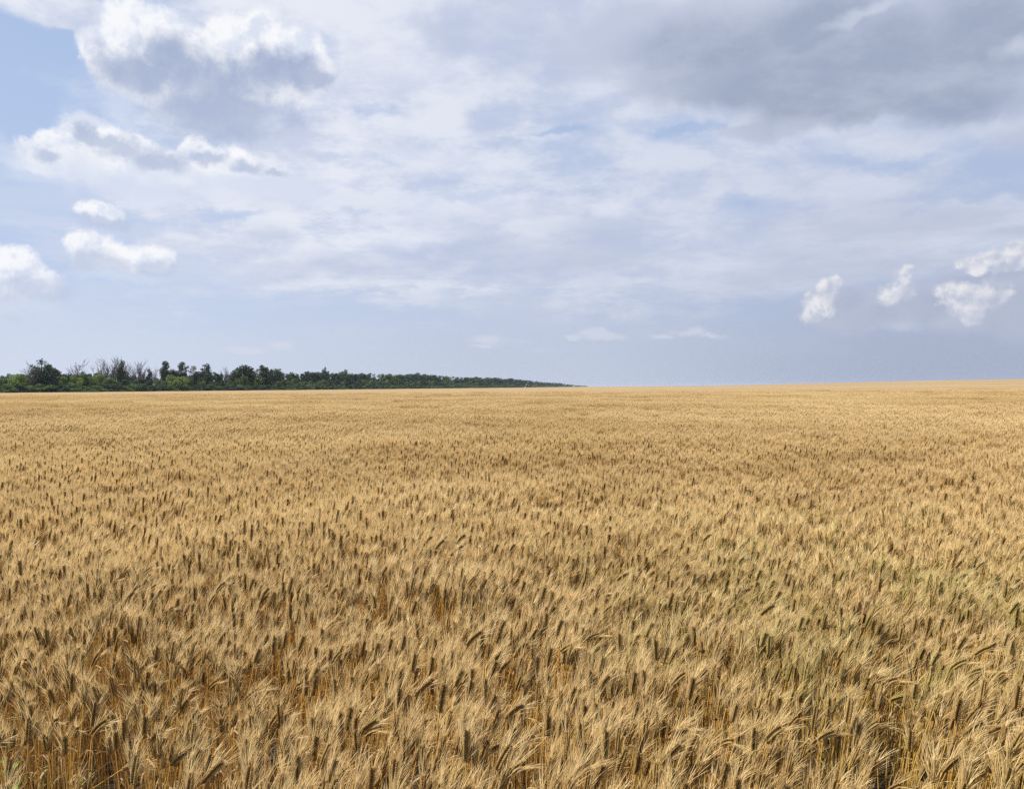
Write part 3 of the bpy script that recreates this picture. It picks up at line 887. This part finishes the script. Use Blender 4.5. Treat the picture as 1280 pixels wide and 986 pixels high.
    for kind, cnt in (('round', 4), ('open', 4), ('tall', 3), ('bush', 4)):
        LIB[kind] = [tuple(lobe_tree(tr_r, kind)) for _ in range(cnt)]
    LIB['bare'] = [bare_tree(tr_r) for _ in range(4)]
    MESH = {}
    def plant(name, kind, var, leafmat, px, depth, ytop, wide, label, group=None, category='tree'):
        """a tree standing at the given distance in the direction of photo column px, as tall as its top shows"""
        a, e = az_el(px, ytop)
        x, y = depth * math.tan(R(a)), depth
        zg = float(terrain(x, y))
        H = CAM_H + math.hypot(x, y) * math.tan(R(e)) - zg
        H = max(H, 1.2)
        key = (kind, var, leafmat.name)
        if key not in MESH:
            t, c = LIB[kind][var]
            bm_ = M_DEAD if kind == 'bare' else M_BARK
            MESH[key] = (mesh_from('trunk', [t + (0,)], [bm_], True), mesh_from('crown', [c + (0,)], [M_DEAD if kind == 'bare' else leafmat]))
        root = bpy.data.objects.new(name, None); C.objects.link(root)
        root.location = (x, y, zg); root.rotation_euler = (0, 0, random.uniform(0, 6.28))
        root.scale = (H / 10 * wide, H / 10 * wide, H / 10)
        link('trunk', MESH[key][0], root); link('crown', MESH[key][1], root)
        return set_tags(root, label, category, group)

    DX = [-100, 0, 100, 200, 300, 400, 500, 600, 650, 700, 722, 740]
    DY = [245, 260, 285, 325, 385, 460, 590, 850, 1150, 2000, 3000, 4200]
    depth_at = lambda px: float(np.interp(px, DX, DY))
    EX = [-100, 0, 20, 40, 80, 120, 160, 195, 212, 222, 240, 262, 285, 305, 325, 345, 370, 405, 430, 450, 480, 520, 545, 560, 580, 617, 640, 660, 680, 700, 712, 722, 735]
    EY = [466, 466, 464, 466, 464, 463, 463, 470, 460, 464, 463, 463, 466, 458, 459, 462, 464, 463, 464, 465, 466, 467, 468, 469, 470, 471, 473, 474.5, 477, 478.5, 480, 481, 482]
    top_at = lambda px: float(np.interp(px, EX, EY))
    hor = lambda px: 487 - (px / 735) * 4

    # 1. trees one can point to
    plant('oak_tree', 'open', 0, M_DARK, 52, 266, 446, 1.35, 'large dark spreading tree rising above the pale shrubs at the far left')
    plant('oak_tree', 'round', 1, M_DARK, 60, 272, 453, 1.0, 'dark dense tree right behind the large spreading tree at the far left')
    plant('bare_tree', 'bare', 0, M_DARK, 38, 262, 449, .9, 'thin leafless tree on the left side of the large dark tree')
    plant('bare_tree', 'bare', 1, M_DARK, 95, 292, 448, 1.25, 'lone broad leafless tree between the large dark tree and the row of bare trees')
    for i, (px, yt, w, lb) in enumerate(((124, 446, 1.2, 'leftmost leafless tree of the bare row, with wide fine twigs'), (134, 445, 1.0, 'second leafless tree from the left in the bare row'),
                                         (145, 444, 1.1, 'middle leafless tree of the bare row, the tallest'), (155, 445, 1.0, 'leafless tree just right of the tallest one in the bare row'),
                                         (170, 447, 1.15, 'pale leafless tree near the right end of the bare row'), (178, 451, 1.0, 'leafless tree second from the right end of the bare row'), (188, 456, .9, 'low leafless tree ending the bare row on the right'))):
        plant('bare_tree', 'bare', (i + 2) % 4, M_DARK, px, 300 + 4 * i, yt, w, lb, 'row of leafless trees')
    plant('bare_tree', 'bare', 3, M_DARK, 280, 372, 457, .9, 'thin leafless tree in the gap beside the broad rounded oak')
    plant('slender_tree', 'open', 1, M_DARK, 152, 305, 447, .55, 'slender leafy dark tree standing among the leafless trees')
    plant('slender_tree', 'tall', 0, M_DARK, 187, 318, 460, .7, 'narrow dark tree just right of the leafless trees')
    plant('slender_tree', 'tall', 1, M_DARK, 207, 328, 450, 1.0, 'pointed dark tree, first tall one right of the leafless trees')
    plant('open_tree', 'open', 2, M_DARK, 228, 342, 450, .95, 'tall loose-crowned tree with sky showing through its branches')
    plant('open_tree', 'open', 3, M_DARK, 243, 350, 455, .8, 'smaller loose-crowned tree right of the tall one with see-through branches')
    plant('open_tree', 'open', 1, M_DARK, 259, 360, 452, .95, 'flat-topped loose tree standing alone before the gap with the bare tree')
    plant('oak_tree', 'round', 0, M_DARK, 305, 388, 454, 1.35, 'broad rounded dark oak, tallest right of the gap')
    plant('oak_tree', 'round', 2, M_DARK, 328, 400, 456, 1.2, 'second broad dark oak beside the tallest rounded one')
    plant('oak_tree', 'round', 3, M_DARK, 345, 412, 459, 1.0, 'smaller dark tree closing the pair of broad oaks on the right')
    plant('open_tree', 'open', 0, M_DARK, 406, 470, 457, .9, 'knobbly dark tree sticking out above the middle of the belt')
    plant('open_tree', 'open', 3, M_DARK, 432, 495, 460, 1.0, 'dark tree with a peaked top right of the knobbly one')
    # 2. the rest of the belt: back row of trees
    rr = np.random.default_rng(5)
    px = -95.0; k = 0
    while px < 734:
        dp = depth_at(px); yt = top_at(px) + rr.normal(1.0, 1.3) * min(1, 350 / dp)
        kind = rr.choice(['round', 'open', 'tall'], p=[.6, .25, .15]); var = int(rr.integers(0, 3))
        if px < 340: lb, gp = 'dark leafy tree of the uneven back row on the left half of the tree belt', 'back row trees on the left'
        elif px < 600: lb, gp = 'dark rounded tree in the even-topped middle stretch of the tree belt', 'trees of the middle stretch'
        else: lb, gp = 'small far-off tree where the tree belt thins out toward the horizon', 'farthest trees of the belt'
        plant('leafy_tree', kind, var, M_DARK if rr.random() < .75 else M_MID, px, dp * rr.uniform(1.02, 1.06), yt, rr.uniform(.95, 1.3) * (1 + max(0, min(1, (px - 420) / 200)) * .9), lb, gp)
        px += max(3.6 if px > 600 else 5.5, 2600 / dp * rr.uniform(.8, 1.3)); k += 1
    # 3. front row shrubs and low trees, paler
    px = -95.0
    while px < 728:
        dp = depth_at(px); h = hor(px); full = h - top_at(px)
        fr = rr.uniform(.68, .98) if px < 135 else rr.uniform(.50, .85) if px < 250 else rr.uniform(.35, .62)
        if px < 130: mt = M_LIGHT if rr.random() < .75 else M_MID
        elif px < 340: mt = M_MID if rr.random() < .6 else (M_LIGHT if rr.random() < .5 else M_DARK)
        else: mt = M_MID if rr.random() < .6 else M_DARK
        if px < 130: lb, gp = 'bright yellow-green shrub in front of the tallest trees on the far left', 'bright shrubs at the far left'
        elif px < 340: lb, gp = 'mid-green shrub at the foot of the tree belt, left half', 'shrubs along the left half'
        else: lb, gp = 'low green shrub at the foot of the tree belt, right of the broad oaks', 'shrubs along the right half'
        if mt is M_DARK: lb = lb.replace('bright yellow-green', 'dark green').replace('mid-green', 'dark green').replace('low green', 'low dark green'); gp = 'dark ' + gp
        elif px < 130 and mt is M_MID: lb = lb.replace('bright yellow-green', 'mid-green'); gp = 'mid-green shrubs at the far left'
        plant('shrub', 'bush', int(rr.integers(0, 4)), mt, px, dp * rr.uniform(.96, 1.0), h - full * fr, rr.uniform(.9, 1.3), lb, gp, 'shrub')
        px += max(4.5, 2900 / dp * rr.uniform(.7, 1.2))
    # low dark fringe at the very foot
    px = -95.0
    while px < 732:
        dp = depth_at(px)
        plant('bramble', 'bush', int(rr.integers(0, 4)), M_DARK if rr.random() < .4 else M_MID, px, dp * .945, hor(px) - rr.uniform(4.5, 7.5) * 280 / dp - .6, rr.uniform(1.6, 2.4) * (1 + 2.5 * max(0, (px - 560) / 170)),
              'low dark bramble thicket where the tree belt meets the wheat', 'brambles at the foot of the belt', 'bramble')
        px += max(4.0, 3600 / dp) * rr.uniform(.8, 1.2)

    # pale leaning snag and a small white marker post at the far end
    a, _ = az_el(656.5, 484); dp = 620; x = dp * math.tan(R(a))
    sn = bpy.data.objects.new('dead_trunk', None); C.objects.link(sn); sn.location = (x, dp, float(terrain(x, dp)))
    M_PALE = bark_mat('bleached_wood', (0.55, 0.53, 0.50, 1), (0.75, 0.73, 0.70, 1))
    link('trunk', mesh_from('snag', [tube([(0, 0, 0), (.05, 0, 1.6), (.5, 0, 3.0), (1.5, 0, 4.3)], [.24, .2, .16, .08], 6, True) + (0,)], [M_PALE], True), sn)
    link('branch', mesh_from('snag_branch', [tube([(.5, 0, 3.0), (.9, .2, 3.3), (1.1, .3, 3.9)], [.08, .06, .03], 5, True) + (0,)], [M_PALE], True), sn)
    set_tags(sn, 'pale bleached dead trunk leaning right at the far edge of the field', 'dead tree')
    a, _ = az_el(717, 482); dp = 900; x = dp * math.tan(R(a))
    mp = bpy.data.objects.new('marker_post', None); C.objects.link(mp); mp.location = (x, dp, float(terrain(x, dp)))
    M_WHITE, T = new_mat('white_paint'); pb = T.n('ShaderNodeBsdfPrincipled'); pb.inputs['Base Color'].default_value = (.8, .8, .78, 1); oo = T.n('ShaderNodeOutputMaterial'); T.put(oo.inputs[0], pb.outputs[0])
    link('post', mesh_from('post', [tube([(0, 0, 0), (0, 0, 2.2)], [.15, .15], 8, True) + (0,)], [M_WHITE], True), mp)
    link('board', mesh_from('board', [tube([(-.9, 0, 2.5), (.9, 0, 2.5)], [.45, .45], 4, True) + (0,)], [M_WHITE]), mp)
    set_tags(mp, 'tiny white marker post where the tree belt meets the horizon', 'post')

    # the air between here and the end of the tree belt
    hx, hy0, hy1, hz0, hz1 = 9500.0, -8300.0, 9300.0, -2.0, 18.0
    hv = np.array([(x, y, z) for z in (hz0, hz1) for y in (hy0, hy1) for x in (-hx, hx)], float)
    hf = np.array([(0, 2, 3), (0, 3, 1), (4, 5, 7), (4, 7, 6), (0, 1, 5), (0, 5, 4), (2, 6, 7), (2, 7, 3), (0, 4, 6), (0, 6, 2), (1, 3, 7), (1, 7, 5)], np.int32)
    hm, T = new_mat('pale_air')
    pv = T.n('ShaderNodeVolumePrincipled'); pv.inputs['Color'].default_value = (0.78, 0.86, 1.0, 1); pv.inputs['Density'].default_value = 0.00007
    oo = T.n('ShaderNodeOutputMaterial'); T.put(oo.inputs['Volume'], pv.outputs[0])
    hz_o = link('haze', mesh_from('haze', [(hv, hf, 0)], [hm]))
    set_tags(hz_o, 'thin pale summer haze over the field and the tree belt', 'haze', kind='stuff')
